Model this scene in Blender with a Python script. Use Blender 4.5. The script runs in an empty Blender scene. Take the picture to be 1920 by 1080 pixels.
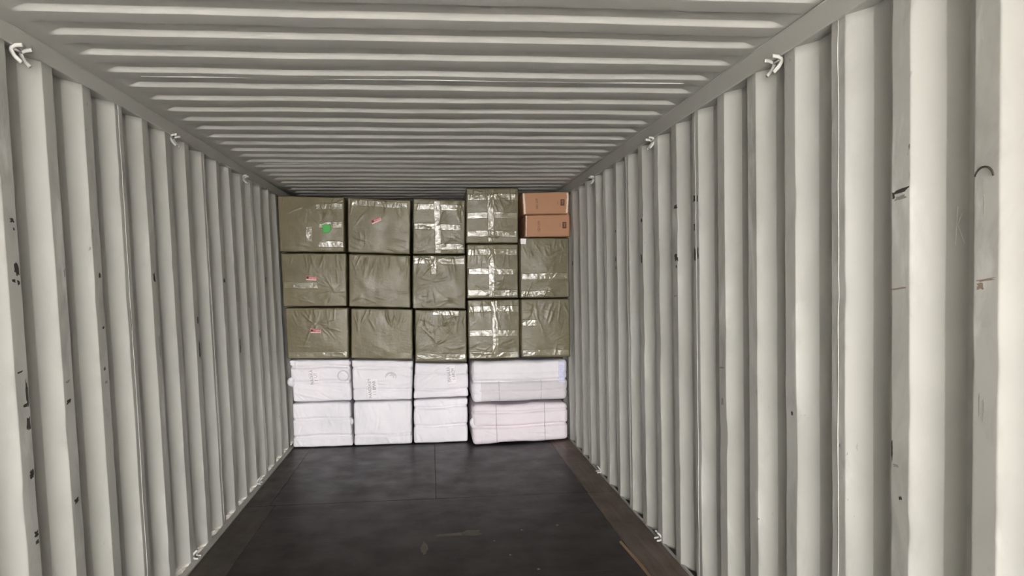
import bpy, math, random
import numpy as np
from mathutils import Matrix, Vector

SC = bpy.context.scene
COL = SC.collection

# ------------------------------------------------------------------ camera
EYE = 1.33                                   # height of the phone above the container floor
FOCAL = 1427.0                               # pixels in a 1920 wide frame
CX, CY = 960.0, 595.0
VPX, VPY, ROLL = 807.0, 528.5, 0.014         # where the container's long edges meet, and the roll
def unit(v): return v / np.linalg.norm(v)
ay = unit(np.array([(VPX - CX) / FOCAL, (VPY - CY) / FOCAL, 1.0]))
ax = np.array([1.0, -ROLL, 0.0]); ax = unit(ax - ax.dot(ay) * ay)
az = np.cross(ax, ay)
cam_data = bpy.data.cameras.new('camera')
cam = bpy.data.objects.new('camera', cam_data); COL.objects.link(cam)
right = Vector((ax[0], ay[0], az[0])); down = Vector((ax[1], ay[1], az[1])); fwd = Vector((ax[2], ay[2], az[2]))
m = Matrix((right, -down, -fwd)).transposed().to_4x4()
m.translation = Vector((0, 0, EYE))
cam.matrix_world = m
cam_data.sensor_width = 36.0
cam_data.lens = FOCAL / 1920 * 36.0
cam_data.shift_y = (CY - 540.0) / 1920
cam_data.clip_start = 0.05
SC.camera = cam

# ------------------------------------------------------------------ sky, exposure
SC.view_settings.view_transform = 'Standard'
SC.view_settings.look = 'None'
SC.view_settings.gamma = 1.0
SC.view_settings.use_curve_mapping = False
SC.view_settings.exposure = 1.72
SUN = 72.0
SKY = 15.5                                    # brightness of the sky behind the camera

world = bpy.data.worlds.new('overcast_sky'); SC.world = world
world.use_nodes = True
wn = world.node_tree; wn.nodes.clear()
w_out = wn.nodes.new('ShaderNodeOutputWorld'); w_bg = wn.nodes.new('ShaderNodeBackground')
w_tc = wn.nodes.new('ShaderNodeTexCoord'); w_sep = wn.nodes.new('ShaderNodeSeparateXYZ')
w_up = wn.nodes.new('ShaderNodeValToRGB'); w_dir = wn.nodes.new('ShaderNodeValToRGB')
w_neg = wn.nodes.new('ShaderNodeMath'); w_neg.operation = 'MULTIPLY'; w_neg.inputs[1].default_value = -1.0
w_mul = wn.nodes.new('ShaderNodeMix'); w_mul.data_type = 'RGBA'; w_mul.blend_type = 'MULTIPLY'; w_mul.inputs[0].default_value = 1.0
wn.links.new(w_tc.outputs['Generated'], w_sep.inputs[0])
wn.links.new(w_sep.outputs['Z'], w_up.inputs[0])
wn.links.new(w_sep.outputs['Y'], w_neg.inputs[0]); wn.links.new(w_neg.outputs[0], w_dir.inputs[0])
wn.links.new(w_up.outputs[0], w_mul.inputs[6]); wn.links.new(w_dir.outputs[0], w_mul.inputs[7])
wn.links.new(w_mul.outputs[2], w_bg.inputs[0]); wn.links.new(w_bg.outputs[0], w_out.inputs[0])
els = w_up.color_ramp.elements                 # bright hazy horizon, duller overcast overhead
els[0].position = 0.0; els[0].color = (1.0, 0.985, 0.95, 1)
els[1].position = 1.0; els[1].color = (0.16, 0.165, 0.165, 1)
for p, c in ((0.15, (1.0, 0.99, 0.96, 1)), (0.35, (0.30, 0.305, 0.30, 1))):
    e = els.new(p); e.color = c
els = w_dir.color_ramp.elements                # sky glow narrowed to straight out of the doors, added for directional wall light
els[0].position = 0.86; els[0].color = (0.10, 0.10, 0.10, 1)
els[1].position = 0.985; els[1].color = (1, 1, 1, 1)
w_bg.inputs[1].default_value = SKY

# hazy sun from over the container's far end: it lights the yard outside, not the inside
sun_data = bpy.data.lights.new('sun', 'SUN'); sun_data.energy = SUN; sun_data.angle = math.radians(8); sun_data.color = (1.0, 0.98, 0.945)
sun = bpy.data.objects.new('sun', sun_data); COL.objects.link(sun)
sun.rotation_euler = Vector((0.45, -0.35, -0.85)).to_track_quat('-Z', 'Y').to_euler()

# ------------------------------------------------------------------ node helpers
class NT:
    def __init__(s, name):
        s.m = bpy.data.materials.new(name); s.m.use_nodes = True
        s.t = s.m.node_tree; s.b = s.t.nodes['Principled BSDF']
        s.co = s.t.nodes.new('ShaderNodeTexCoord').outputs['Object']
    def n(s, kind, **kw):
        x = s.t.nodes.new(kind)
        for k, v in kw.items(): setattr(x, k, v)
        return x
    def l(s, a, b): s.t.links.new(a, b)
    def mapping(s, scale, src=None, rot=(0, 0, 0)):
        x = s.n('ShaderNodeMapping'); x.inputs['Scale'].default_value = scale; x.inputs['Rotation'].default_value = rot
        s.l(src or s.co, x.inputs[0]); return x.outputs[0]
    def noise(s, scale, detail=4, rough=0.55, src=None, dist=0.0):
        x = s.n('ShaderNodeTexNoise'); x.inputs['Scale'].default_value = scale
        x.inputs['Detail'].default_value = detail; x.inputs['Roughness'].default_value = rough
        x.inputs['Distortion'].default_value = dist
        s.l(src or s.co, x.inputs['Vector']); return x.outputs[0]
    def ramp(s, src, stops):
        x = s.n('ShaderNodeValToRGB'); e = x.color_ramp.elements
        e[0].position, e[0].color = stops[0][0], col4(stops[0][1])
        e[1].position, e[1].color = stops[-1][0], col4(stops[-1][1])
        for p, c in stops[1:-1]:
            k = e.new(p); k.color = col4(c)
        s.l(src, x.inputs[0]); return x.outputs[0]
    def math(s, op, a, b):
        x = s.n('ShaderNodeMath', operation=op)
        for i, v in enumerate((a, b)):
            if isinstance(v, (int, float)): x.inputs[i].default_value = v
            else: s.l(v, x.inputs[i])
        return x.outputs[0]
    def mix(s, fac, a, b, mode='MIX'):
        x = s.n('ShaderNodeMix', data_type='RGBA', blend_type=mode)
        for sock, v in ((x.inputs[0], fac), (x.inputs[6], a), (x.inputs[7], b)):
            if isinstance(v, (int, float)): sock.default_value = v
            elif isinstance(v, tuple): sock.default_value = col4(v)
            else: s.l(v, sock)
        return x.outputs[2]
    def attr(s, name):
        return s.n('ShaderNodeAttribute', attribute_name=name).outputs['Fac']
    def bump(s, h, strength, dist=0.01, prev=None):
        x = s.n('ShaderNodeBump'); x.inputs['Strength'].default_value = strength; x.inputs['Distance'].default_value = dist
        s.l(h, x.inputs['Height'])
        if prev is not None: s.l(prev, x.inputs['Normal'])
        return x.outputs[0]
    def done(s, color=None, rough=None, normal=None, spec=0.5):
        for sock, v in (('Base Color', color), ('Roughness', rough), ('Normal', normal)):
            if v is None: continue
            if isinstance(v, tuple): s.b.inputs[sock].default_value = col4(v)
            elif isinstance(v, (int, float)): s.b.inputs[sock].default_value = v
            else: s.l(v, s.b.inputs[sock])
        s.b.inputs['Specular IOR Level'].default_value = spec
        return s.m
def col4(c): return (c, c, c, 1) if isinstance(c, (int, float)) else (*c[:3], 1)

def paint_material(name, base, wear):
    t = NT(name)
    big = t.noise(0.9, 5)
    c = t.mix(t.ramp(big, [(0.35, 0.0), (0.65, 1.0)]), base, tuple(x * k for x, k in zip(base, (0.93, 0.925, 0.905))))
    rough = t.ramp(t.noise(3.0, 4), [(0.3, 0.45), (0.7, 0.60)] if wear else [(0.3, 0.70), (0.7, 0.80)])
    if wear:
        inner = t.attr('inner')              # rubbed crests of the corrugation
        sm = t.noise(1.0, 6, 0.65, t.mapping((3, 9, 4.0)), 0.6)
        smudge = t.math('MULTIPLY', t.ramp(sm, [(0.50, 0.0), (0.68, 1.0)]), inner)
        c = t.mix(t.math('MULTIPLY', smudge, 0.52), c, (0.30, 0.285, 0.26))
        pale = t.noise(1.0, 5, 0.6, t.mapping((4, 7, 2.6), rot=(0.2, 0, 0)), 0.3)
        c = t.mix(t.math('MULTIPLY', t.math('MULTIPLY', t.ramp(pale, [(0.58, 0.0), (0.66, 1.0)]), inner), 0.5), c, (0.72, 0.71, 0.68))
        sp = t.noise(1.0, 3, 0.6, t.mapping((40, 40, 24)))
        gate = t.noise(1.0, 2, 0.5, t.mapping((2, 2.5, 1.6)))
        chips = t.math('MULTIPLY', t.math('MULTIPLY', t.ramp(sp, [(0.67, 0.0), (0.70, 1.0)]), t.ramp(gate, [(0.55, 0.0), (0.62, 1.0)])), inner)
        c = t.mix(t.math('MULTIPLY', chips, 0.8), c, (0.06, 0.05, 0.045))
    nrm = t.bump(t.noise(14.0, 4), 0.06, 0.01)
    return t.done(c, rough, nrm, 0.35 if wear else 0.12)
PAINT = (0.505, 0.496, 0.468)
MAT = {}
MAT['wall'] = paint_material('grey_container_paint_worn', PAINT, True)
MAT['paint'] = paint_material('grey_container_paint', PAINT, False)
MAT['ring'] = paint_material('pale_ring_paint', (0.53, 0.52, 0.495), False)

def floor_material(name, a, b, seed, blotch=0.75):
    t = NT(name)
    off = t.n('ShaderNodeVectorMath', operation='ADD'); off.inputs[1].default_value = (seed, seed * 1.7, 0); t.l(t.co, off.inputs[0])
    src = off.outputs[0]
    grain = t.noise(1.0, 6, 0.6, t.mapping((22, 1.6, 1), src), 0.4)
    blot = t.noise(2.2, 6, 0.62, src)
    c = t.mix(t.ramp(grain, [(0.35, 0.0), (0.7, 1.0)]), a, b)
    c = t.mix(t.ramp(blot, [(0.42, 0.0), (0.72, blotch)]), c, tuple(x * 0.55 for x in a))
    scr = t.noise(1.0, 4, 0.6, t.mapping((2.0, 46, 1), src, (0, 0, 0.12)), 0.3)
    scr = t.math('MULTIPLY', t.ramp(scr, [(0.62, 0.0), (0.69, 1.0)]), t.ramp(t.noise(1.3, 3, 0.5, src), [(0.50, 0.0), (0.62, 1.0)]))
    c = t.mix(t.math('MULTIPLY', scr, 0.35), c, (0.22, 0.19, 0.17))
    dust = t.ramp(t.noise(70.0, 2, 0.5, src), [(0.74, 0.0), (0.76, 1.0)])
    c = t.mix(t.math('MULTIPLY', dust, 0.5), c, (0.30, 0.28, 0.25))
    rough = t.ramp(t.noise(5.0, 5, 0.6, src), [(0.3, 0.34), (0.72, 0.52)])
    return t.done(c, rough, t.bump(grain, 0.10, 0.006), 0.22)
MAT['floor_main'] = floor_material('dark_plywood', (0.0205, 0.0148, 0.0162), (0.026, 0.019, 0.0205), 0.0, 0.3)
MAT['floor_left'] = floor_material('brownish_plywood', (0.032, 0.022, 0.0185), (0.080, 0.055, 0.041), 4.4)
MAT['floor_edge'] = floor_material('brown_edge_plank', (0.098, 0.065, 0.050), (0.185, 0.138, 0.112), 7.3)
MAT['groove'] = NT('dark_joint').done((0.012, 0.010, 0.009), 0.9)
def plain(name, c, rough=0.6, spec=0.4):
    return NT(name).done(c, rough, None, spec)
MAT['bare_wood'] = floor_material('bare_splintered_wood', (0.34, 0.20, 0.10), (0.42, 0.28, 0.16), 3.1)
MAT['worn_ply'] = floor_material('worn_plywood', (0.090, 0.068, 0.048), (0.12, 0.095, 0.07), 5.1)
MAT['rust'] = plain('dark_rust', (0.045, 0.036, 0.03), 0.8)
MAT['rust_brown'] = plain('brown_rust', (0.26, 0.20, 0.16), 0.85)
MAT['chalk'] = plain('pale_chalk', (0.60, 0.58, 0.52), 0.9)
MAT['grime'] = plain('grey_grime', (0.26, 0.245, 0.22), 0.8)

def wrap_material(name, base, lo, rough, bumpk, spec=0.4):
    t = NT(name)
    tone = t.noise(3.0, 5, 0.6)
    c = t.mix(t.ramp(tone, [(0.35, 0.0), (0.68, 1.0)]), base, lo)
    fold = t.noise(1.0, 5, 0.65, t.mapping((16, 8, 34), rot=(0, 0.5, 0)), 1.2)
    fold2 = t.noise(1.0, 4, 0.6, t.mapping((40, 10, 12), rot=(0, -0.25, 0)), 0.8)
    n = t.bump(fold, bumpk, 0.012)
    n = t.bump(fold2, bumpk * 0.7, 0.008, n)
    r = t.ramp(t.noise(7.0, 4), [(0.35, rough), (0.7, rough + 0.16)])
    return t.done(c, r, n, spec)
MAT['wrap'] = wrap_material('olive_stretch_wrap', (0.166, 0.140, 0.080), (0.136, 0.115, 0.066), 0.28, 0.13, 0.24)
MAT['wrap_grey'] = wrap_material('grey_olive_stretch_wrap', (0.158, 0.138, 0.084), (0.129, 0.113, 0.069), 0.26, 0.15, 0.23)
MAT['tape'] = wrap_material('clear_packing_tape', (0.215, 0.192, 0.128), (0.172, 0.154, 0.101), 0.10, 0.16, 0.55)
MAT['sack'] = wrap_material('white_woven_sack', (0.84, 0.80, 0.85), (0.74, 0.715, 0.76), 0.5, 0.26)
MAT['sack_pink'] = wrap_material('pinkish_white_sack', (0.83, 0.745, 0.80), (0.76, 0.69, 0.735), 0.5, 0.26)
MAT['sack_grey'] = wrap_material('grey_white_film', (0.70, 0.655, 0.685), (0.64, 0.605, 0.635), 0.5, 0.26)
def carton_material():
    t = NT('brown_cardboard')
    c = t.mix(t.ramp(t.noise(2.5, 4), [(0.35, 0.0), (0.7, 1.0)]), (0.40, 0.205, 0.118), (0.36, 0.19, 0.105))
    return t.done(c, 0.62, t.bump(t.noise(1.0, 3, 0.5, t.mapping((2, 2, 160))), 0.05, 0.003), 0.35)
MAT['carton'] = carton_material()
MAT['carton_edge'] = plain('worn_cardboard_edge', (0.72, 0.56, 0.46), 0.7)
MAT['carton_ink'] = plain('dark_brown_print', (0.125, 0.058, 0.030), 0.7)
MAT['label_paper'] = plain('white_label_paper', (0.86, 0.82, 0.86), 0.6)
MAT['label_blue'] = plain('pale_blue_label_paper', (0.72, 0.71, 0.86), 0.6)
MAT['ink'] = plain('grey_black_ink', (0.30, 0.27, 0.31), 0.7)
MAT['ink_blue'] = plain('blue_violet_ink', (0.42, 0.40, 0.62), 0.7)
MAT['stamp'] = plain('grey_ink_stamp', (0.62, 0.60, 0.63), 0.7)
MAT['cord'] = plain('grey_strapping_cord', (0.46, 0.43, 0.46), 0.6)
MAT['green'] = plain('green_sticker', (0.035, 0.34, 0.045), 0.5)
MAT['sticker_red'] = plain('red_sticker', (0.50, 0.115, 0.12), 0.5)
MAT['sticker_pale'] = plain('pale_pink_sticker', (0.66, 0.44, 0.40), 0.5)
MAT['sticker_dark'] = plain('dark_red_print', (0.11, 0.02, 0.03), 0.5)
MAT['concrete'] = NT('pale_concrete').done((0.50, 0.49, 0.475), 0.9)

# ------------------------------------------------------------------ mesh helpers
def mesh_obj(name, verts, faces, mat, parent=None, smooth=False, attrs=None):
    me = bpy.data.meshes.new(name)
    me.from_pydata([tuple(map(float, v)) for v in verts], [], [tuple(int(i) for i in f) for f in faces])
    if attrs:
        for k, vals in attrs.items():
            a = me.attributes.new(k, 'FLOAT', 'POINT'); a.data.foreach_set('value', np.asarray(vals, dtype=np.float32))
    me.update()
    if smooth: me.polygons.foreach_set('use_smooth', [True] * len(me.polygons))
    me.materials.append(mat)
    o = bpy.data.objects.new(name, me); COL.objects.link(o)
    if parent: o.parent = parent
    return o
def structure(o, label=None, category=None):
    o['kind'] = 'structure'
    if label: o['label'] = label
    if category: o['category'] = category
    return o
def thing(o, label, category, group=None):
    o['label'] = label; o['category'] = category
    if group: o['group'] = group
    return o
def empty(name, loc):
    o = bpy.data.objects.new(name, None); o.location = loc; o.empty_display_size = 0.1; COL.objects.link(o); return o
def grid_faces(nu, nv, off=0, flip=False):
    f = []
    for j in range(nv - 1):
        for i in range(nu - 1):
            a = off + j * nu + i
            q = (a, a + 1, a + nu + 1, a + nu)
            f.append(q[::-1] if flip else q)
    return f
def hex_mesh(p):                              # 8 corners: bottom ring 0-3, top ring 4-7
    return p, [(0, 3, 2, 1), (4, 5, 6, 7), (0, 1, 5, 4), (1, 2, 6, 5), (2, 3, 7, 6), (3, 0, 4, 7)]
def box_mesh(x0, x1, y0, y1, z0, z1):
    return hex_mesh([(x0, y0, z0), (x1, y0, z0), (x1, y1, z0), (x0, y1, z0), (x0, y0, z1), (x1, y0, z1), (x1, y1, z1), (x0, y1, z1)])
def bevel(o, w, seg=2):
    b = o.modifiers.new('bevel', 'BEVEL'); b.width = w; b.segments = seg; b.limit_method = 'ANGLE'; return o
def tube(pts, r, n=10):
    P = [Vector(p) for p in pts]; verts = []; faces = []; ref = None
    for i, p in enumerate(P):
        d = (P[min(i + 1, len(P) - 1)] - P[max(i - 1, 0)]).normalized()
        if ref is None: ref = d.orthogonal().normalized()
        ref = (ref - ref.dot(d) * d).normalized(); b = d.cross(ref)
        for k in range(n):
            a = 2 * math.pi * k / n
            verts.append(p + r * (math.cos(a) * ref + math.sin(a) * b))
    for i in range(len(P) - 1):
        for k in range(n):
            faces.append((i * n + k, i * n + (k + 1) % n, (i + 1) * n + (k + 1) % n, (i + 1) * n + k))
    faces.append(tuple(range(n))[::-1]); faces.append(tuple(range((len(P) - 1) * n, len(P) * n)))
    return verts, faces
def smooth_path(pts, n=6):
    P = [Vector(p) for p in pts]; out = []
    for i in range(len(P) - 1):
        p0, p1, p2, p3 = P[max(i - 1, 0)], P[i], P[i + 1], P[min(i + 2, len(P) - 1)]
        for k in range(n):
            t = k / n
            out.append(0.5 * ((2 * p1) + (-p0 + p2) * t + (2 * p0 - 5 * p1 + 4 * p2 - p3) * t * t + (-p0 + 3 * p1 - 3 * p2 + p3) * t ** 3))
    out.append(P[-1]); return out
def text_mesh(body, size):
    cu = bpy.data.curves.new('text', 'FONT'); cu.body = body; cu.size = size
    cu.align_x = 'CENTER'; cu.align_y = 'CENTER'; cu.space_line = 0.95; cu.extrude = 0.0004
    o = bpy.data.objects.new('text', cu); COL.objects.link(o)
    dg = bpy.context.evaluated_depsgraph_get()
    me = bpy.data.meshes.new_from_object(o.evaluated_get(dg))
    v = np.array([tuple(x.co) for x in me.vertices]); f = [tuple(p.vertices) for p in me.polygons]
    bpy.data.objects.remove(o); bpy.data.curves.remove(cu); bpy.data.meshes.remove(me)
    return v, f

def vnoise(x, y, seed):                       # smooth value noise on arrays
    r = np.random.RandomState(seed).rand(64, 64)
    xi = np.floor(x).astype(int); yi = np.floor(y).astype(int)
    fx = x - xi; fy = y - yi
    fx = fx * fx * (3 - 2 * fx); fy = fy * fy * (3 - 2 * fy)
    g = lambda a, b: r[a % 64, b % 64]
    return (g(xi, yi) * (1 - fx) + g(xi + 1, yi) * fx) * (1 - fy) + (g(xi, yi + 1) * (1 - fx) + g(xi + 1, yi + 1) * fx) * fy - 0.5

# ------------------------------------------------------------------ the container
Y0, Y1 = -3.20, 9.60
WL = lambda z: -1.195 - 0.025 * (z - EYE)     # crest plane of the left side wall (both walls leaned to fit slanted verticals in the image)
WR = lambda z: 1.1205 - 0.008 * (z - EYE)
PITCH, DEPTH = 0.2815, 0.041
def corrugation(phase):
    """profile along the length: list of (y, depth, inner)"""
    prof = []
    k0 = int(math.floor((Y0 - phase) / PITCH)) - 1
    y = phase + k0 * PITCH
    def corner(yc, dc, sin, sout, r):         # rounded bend
        for t in (-1.0 - 0.004 / r, -1.0, -0.5, 0.0, 0.5, 1.0, 1.0 + 0.004 / r):
            s = sin if t < 0 else sout
            soften = 0.12 * r * (sout - sin) * max(0.0, 1 - abs(t)) ** 2 * 0.5
            prof.append((yc + t * r, dc + s * t * r + soften))
    sl = DEPTH / 0.068
    while y < Y1 + PITCH:
        corner(y, 0.0, -sl, 0.0, 0.006)
        corner(y + 0.070, 0.0, 0.0, sl, 0.006)
        corner(y + 0.138, DEPTH, sl, 0.0, 0.006)
        corner(y + 0.2125, DEPTH, 0.0, -sl, 0.004)
        y += PITCH
    prof = [p for p in prof if Y0 <= p[0] <= Y1]
    return [(Y0, prof[0][1])] + prof + [(Y1, prof[-1][1])]
def dents(y, z, seed, crest):
    d = 0.0018 * vnoise(y * 5 + 3, z * 4, seed) + 0.0012 * vnoise(y * 14, z * 9 + 5, seed + 1)
    return d + crest * np.clip(vnoise(y * 3.6 + 9, z * 7, seed + 2) - 0.22, 0, 1) * 0.016
SEED = {-1: 11, 1: 23}
def crest_x(side, y, z, lift):               # a point just off a crest of the dented wall
    y, z = np.asarray(y, float), np.asarray(z, float)
    d = dents(y, z, SEED[side], 1.0) - lift
    return (WL(z) - d) if side < 0 else (WR(z) + d)
def side_wall(name, side, phase, ztop, seed):
    prof = corrugation(phase)
    ys = np.array([p[0] for p in prof]); ds = np.array([p[1] for p in prof])
    zs = np.concatenate([[-0.003, 0.012], np.linspace(0.03, ztop, 64)])
    YY, ZZ = np.meshgrid(ys, zs); DD = np.tile(ds, (len(zs), 1))
    crest = np.clip(1 - DD / 0.012, 0, 1)
    dent = dents(YY, ZZ, seed, crest)
    D = DD + dent
    XX = (WL(ZZ) - D) if side < 0 else (WR(ZZ) + D)
    v = np.stack([XX.ravel(), YY.ravel(), ZZ.ravel()], 1)
    o = mesh_obj(name, v, grid_faces(len(ys), len(zs), 0, side > 0), MAT['wall'], None, True, {'inner': crest.ravel()})
    s = o.modifiers.new('sheet', 'SOLIDIFY'); s.thickness = 0.002; s.offset = -1
    return structure(o)
PH_R, PH_L = 1.401, 2.3093
RB_L, RB_R = EYE + 0.715, EYE + 0.697         # underside of the top rails
RT = EYE + 0.768
wall_left = side_wall('wall_left', -1, PH_L, RB_L + 0.004, 11)
wall_right = side_wall('wall_right', 1, PH_R, RB_R + 0.004, 23)

def weld_seam(wall, y, side, z0, z1, seed):
    zs = np.linspace(z0, z1, 90); pts = []
    for i, z in enumerate(zs):
        w = 0.002 * math.sin(z * 3.1 + seed) + 0.0012 * math.sin(z * 17 + seed)
        pts.append((float(crest_x(side, y + w, z, 0.0002)), y + w, z))
    v, f = tube(pts, 0.0015, 6)
    return mesh_obj('weld_seam', v, f, MAT['paint'], wall, True)
for k, y in enumerate((1.999, 3.125, 4.251, 4.81, 5.40)): weld_seam(wall_right, y, 1, 0.02, RB_R, k)
for k, y in enumerate((2.06, 3.185, 4.315, 5.44)): weld_seam(wall_left, y, -1, 0.02, RB_L, k + 3)

# top side rails, floor lips
def rail(name, side, zb, zt):
    xa0, xa1 = (WL(zb), WL(zt)) if side < 0 else (WR(zb), WR(zt))
    e = 0.004 * side
    xo = (-1.30 if side < 0 else 1.19)
    p = [(xa0 - e, Y0, zb), (xo, Y0, zb), (xo, Y1, zb), (xa0 - e, Y1, zb), (xa1 - e, Y0, zt), (xo, Y0, zt), (xo, Y1, zt), (xa1 - e, Y1, zt)]
    v, f = hex_mesh(p)
    if side < 0: f = [q[::-1] for q in f]
    o = bevel(mesh_obj(name, v, f, MAT['paint']), 0.004, 3)
    structure(o)
    xs = (WL(zt) + 0.001) if side < 0 else (WR(zt) - 0.001)
    pts = [(xs + 0.0008 * math.sin(y * 9), y, zt + 0.001 + 0.001 * math.sin(y * 5)) for y in np.linspace(Y0, Y1, 120)]
    v, f = tube(pts, 0.004, 6)
    mesh_obj('weld_seam', v, f, MAT['paint'], o, True)
    return o
rail_left = rail('trim_1', -1, RB_L, EYE + 0.772)
rail_right = rail('trim_2', 1, RB_R, RT)
def lip(name, x0, x1):
    v, f = box_mesh(min(x0, x1), max(x0, x1), Y0, Y1, -0.03, 0.007)
    return structure(bevel(mesh_obj(name, v, f, MAT['paint']), 0.002, 2))
def bottom_rail(parent, x0, x1):             # rusty beam behind the wall feet, coloured dark to deepen the pocket shade
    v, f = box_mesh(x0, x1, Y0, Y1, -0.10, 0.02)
    o = mesh_obj('bottom_rail', v, f, MAT['rust'], parent); o['label'] = 'rusty bottom rail, coloured dark for the pocket shade'
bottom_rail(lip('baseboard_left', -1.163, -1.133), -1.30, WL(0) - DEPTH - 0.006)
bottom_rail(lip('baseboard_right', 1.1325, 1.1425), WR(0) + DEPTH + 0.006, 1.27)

# ceiling: pressed cross corrugations, ends run out before the rails
def ceiling():
    low, d, pitch, ph = EYE + 0.775, 0.0158, 0.20876, 2.308
    ys, hs = [], []
    k = int(math.floor((Y0 - ph) / pitch)) - 1
    while ph + k * pitch < Y1 + 2 * pitch:
        a = ph + k * pitch                    # near edge of the low flat
        for dy, h in ((-0.021, d), (-0.0175, d), (-0.0145, d * 0.94), (-0.008, d * 0.5), (-0.0015, d * 0.06), (0.0015, 0.0), (0.005, -0.0001), (0.045, -0.0005), (0.081, -0.0001),
                      (0.0845, 0.0), (0.0875, d * 0.06), (0.094, d * 0.5), (0.1005, d * 0.94), (0.1035, d), (0.107, d), (0.148, d + 0.0008)):
            ys.append(a + dy); hs.append(h)
        k += 1
    ys, hs = np.array(ys), np.array(hs); keep = (ys >= Y0) & (ys <= Y1 + 0.12); ys, hs = ys[keep], hs[keep]
    xs = np.concatenate([[-1.29], np.linspace(-1.19, -1.06, 14), np.linspace(-1.0, 0.97, 24), np.linspace(1.02, 1.14, 14), [1.18]])
    def run(x):
        t = np.clip((x + 1.160) / 0.060, 0, 1) * np.clip((1.115 - x) / 0.060, 0, 1)
        return t * t * (3 - 2 * t)
    XX, YY = np.meshgrid(xs, ys); HH = np.tile(hs[:, None], (1, len(xs)))
    sag = 0.004 * vnoise(XX * 2 + 7, YY * 2, 5) + 0.0025 * vnoise(XX * 6, YY * 5, 6)
    Z = low + HH * run(XX) + sag * run(XX)
    v = np.stack([XX.ravel(), YY.ravel(), Z.ravel()], 1)
    o = mesh_obj('ceiling', v, grid_faces(len(xs), len(ys), 0, True), MAT['paint'], None, True)
    s = o.modifiers.new('sheet', 'SOLIDIFY'); s.thickness = 0.002; s.offset = -1
    structure(o)
    for y in (2.985, 5.07):                   # weld between roof sheets, on a low flat
        pts = [(x, y + 0.001 * math.sin(x * 11), low + 0.0005) for x in np.linspace(-1.05, 1.02, 60)]
        v, f = tube(pts, 0.0030, 6); mesh_obj('weld_seam', v, f, MAT['paint'], o, True)
ceiling()

# end wall
def end_wall():
    xs, off = [], []
    x = -1.30
    while x < 1.2:
        for dx, d in ((0, 0), (0.11, 0), (0.128, 0.045), (0.238, 0.045), (0.256, 0)): xs.append(x + dx); off.append(d)
        x += 0.2565
    zs = [-0.09, 2.20]
    v = [(a, Y1 + b, z) for z in zs for a, b in zip(xs, off)]
    o = mesh_obj('wall_back', v, grid_faces(len(xs), 2), MAT['paint'])
    s = o.modifiers.new('sheet', 'SOLIDIFY'); s.thickness = 0.002; s.offset = 1
    structure(o)
end_wall()

# floor: plywood panels over a dark bed
fv, ff = box_mesh(-1.21, 1.18, Y0, Y1, -0.075, -0.03)
floor = structure(mesh_obj('floor', fv, ff, MAT['groove']))
def panel(x0, x1, y0, y1, mat, dz=0.0):
    v, f = box_mesh(x0, x1, y0, y1, -0.0295, dz)
    return bevel(mesh_obj('plywood_panel', v, f, mat, floor), 0.0015, 1)
G = 0.0010
panel(-1.132, -0.955 - G, Y0, 4.640 - G, MAT['floor_left'], -0.0003)
panel(-1.132, -0.985 - G, 4.640 + G, Y1, MAT['floor_left'], -0.0003)
panel(-0.955 + G, 0.948 - G, Y0, 4.640 - G, MAT['floor_main'])
panel(-0.985 + G, 0.0085 - G, 4.640 + G, Y1, MAT['floor_main'], 0.0005)
panel(0.0085 + G, 0.955 - G, 4.640 + G, Y1, MAT['floor_main'])
panel(0.948 + G, 1.131, Y0, 4.635 - G, MAT['floor_edge'], -0.001)
panel(0.955 + G, 1.131, 4.635 + G, Y1, MAT['floor_edge'], -0.001)
def blob(name, pts, z, th, mat, parent):      # flat ragged patch lying on the floor
    n = len(pts)
    v = [(x, y, z) for x, y in pts] + [(x, y, z + th) for x, y in pts]
    f = [tuple(range(n, 2 * n))] + [(i, (i + 1) % n, n + (i + 1) % n, n + i) for i in range(n)]
    return mesh_obj(name, v, f, mat, parent)
def ragged(cx, cy, rx, ry, seed, n=22, j=0.35):
    r = random.Random(seed); out = []
    for k in range(n):
        a = 2 * math.pi * k / n; q = 1 - j * r.random()
        out.append((cx + rx * q * math.cos(a), cy + ry * q * math.sin(a)))
    return out
blob('worn_patch', ragged(0.19, 3.97, 0.060, 0.060, 2), 0.0, 0.0004, MAT['worn_ply'], floor)
blob('worn_patch', ragged(0.09, 3.96, 0.10, 0.028, 4), 0.0, 0.0003, MAT['floor_edge'], floor)
blob('worn_patch', ragged(-0.055, 3.78, 0.022, 0.10, 5), 0.0, 0.0003, MAT['floor_edge'], floor)
blob('splintered_strip', [(0.925, 3.72), (0.940, 3.74), (0.950, 3.55), (0.958, 3.40), (0.957, 3.10), (0.949, 3.10), (0.938, 3.45)], 0.0, 0.0006, MAT['bare_wood'], floor)
blob('splintered_strip', [(0.948, 4.60), (0.956, 4.60), (0.953, 4.1), (0.951, 3.75), (0.947, 3.75)], -0.0005, 0.0009, MAT['worn_ply'], floor)
for k, (x, y, r_) in enumerate(((0.46, 3.98, 0.007), (0.66, 4.03, 0.008), (0.36, 3.62, 0.007), (0.47, 3.42, 0.009), (-0.27, 3.28, 0.008), (-0.72, 3.22, 0.010), (0.04, 3.35, 0.006), (0.30, 3.83, 0.005))):
    blob('paint_fleck', ragged(x, y, r_, r_ * 1.3, 40 + k, 9), 0.0, 0.0006, MAT['grime'], floor)

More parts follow.
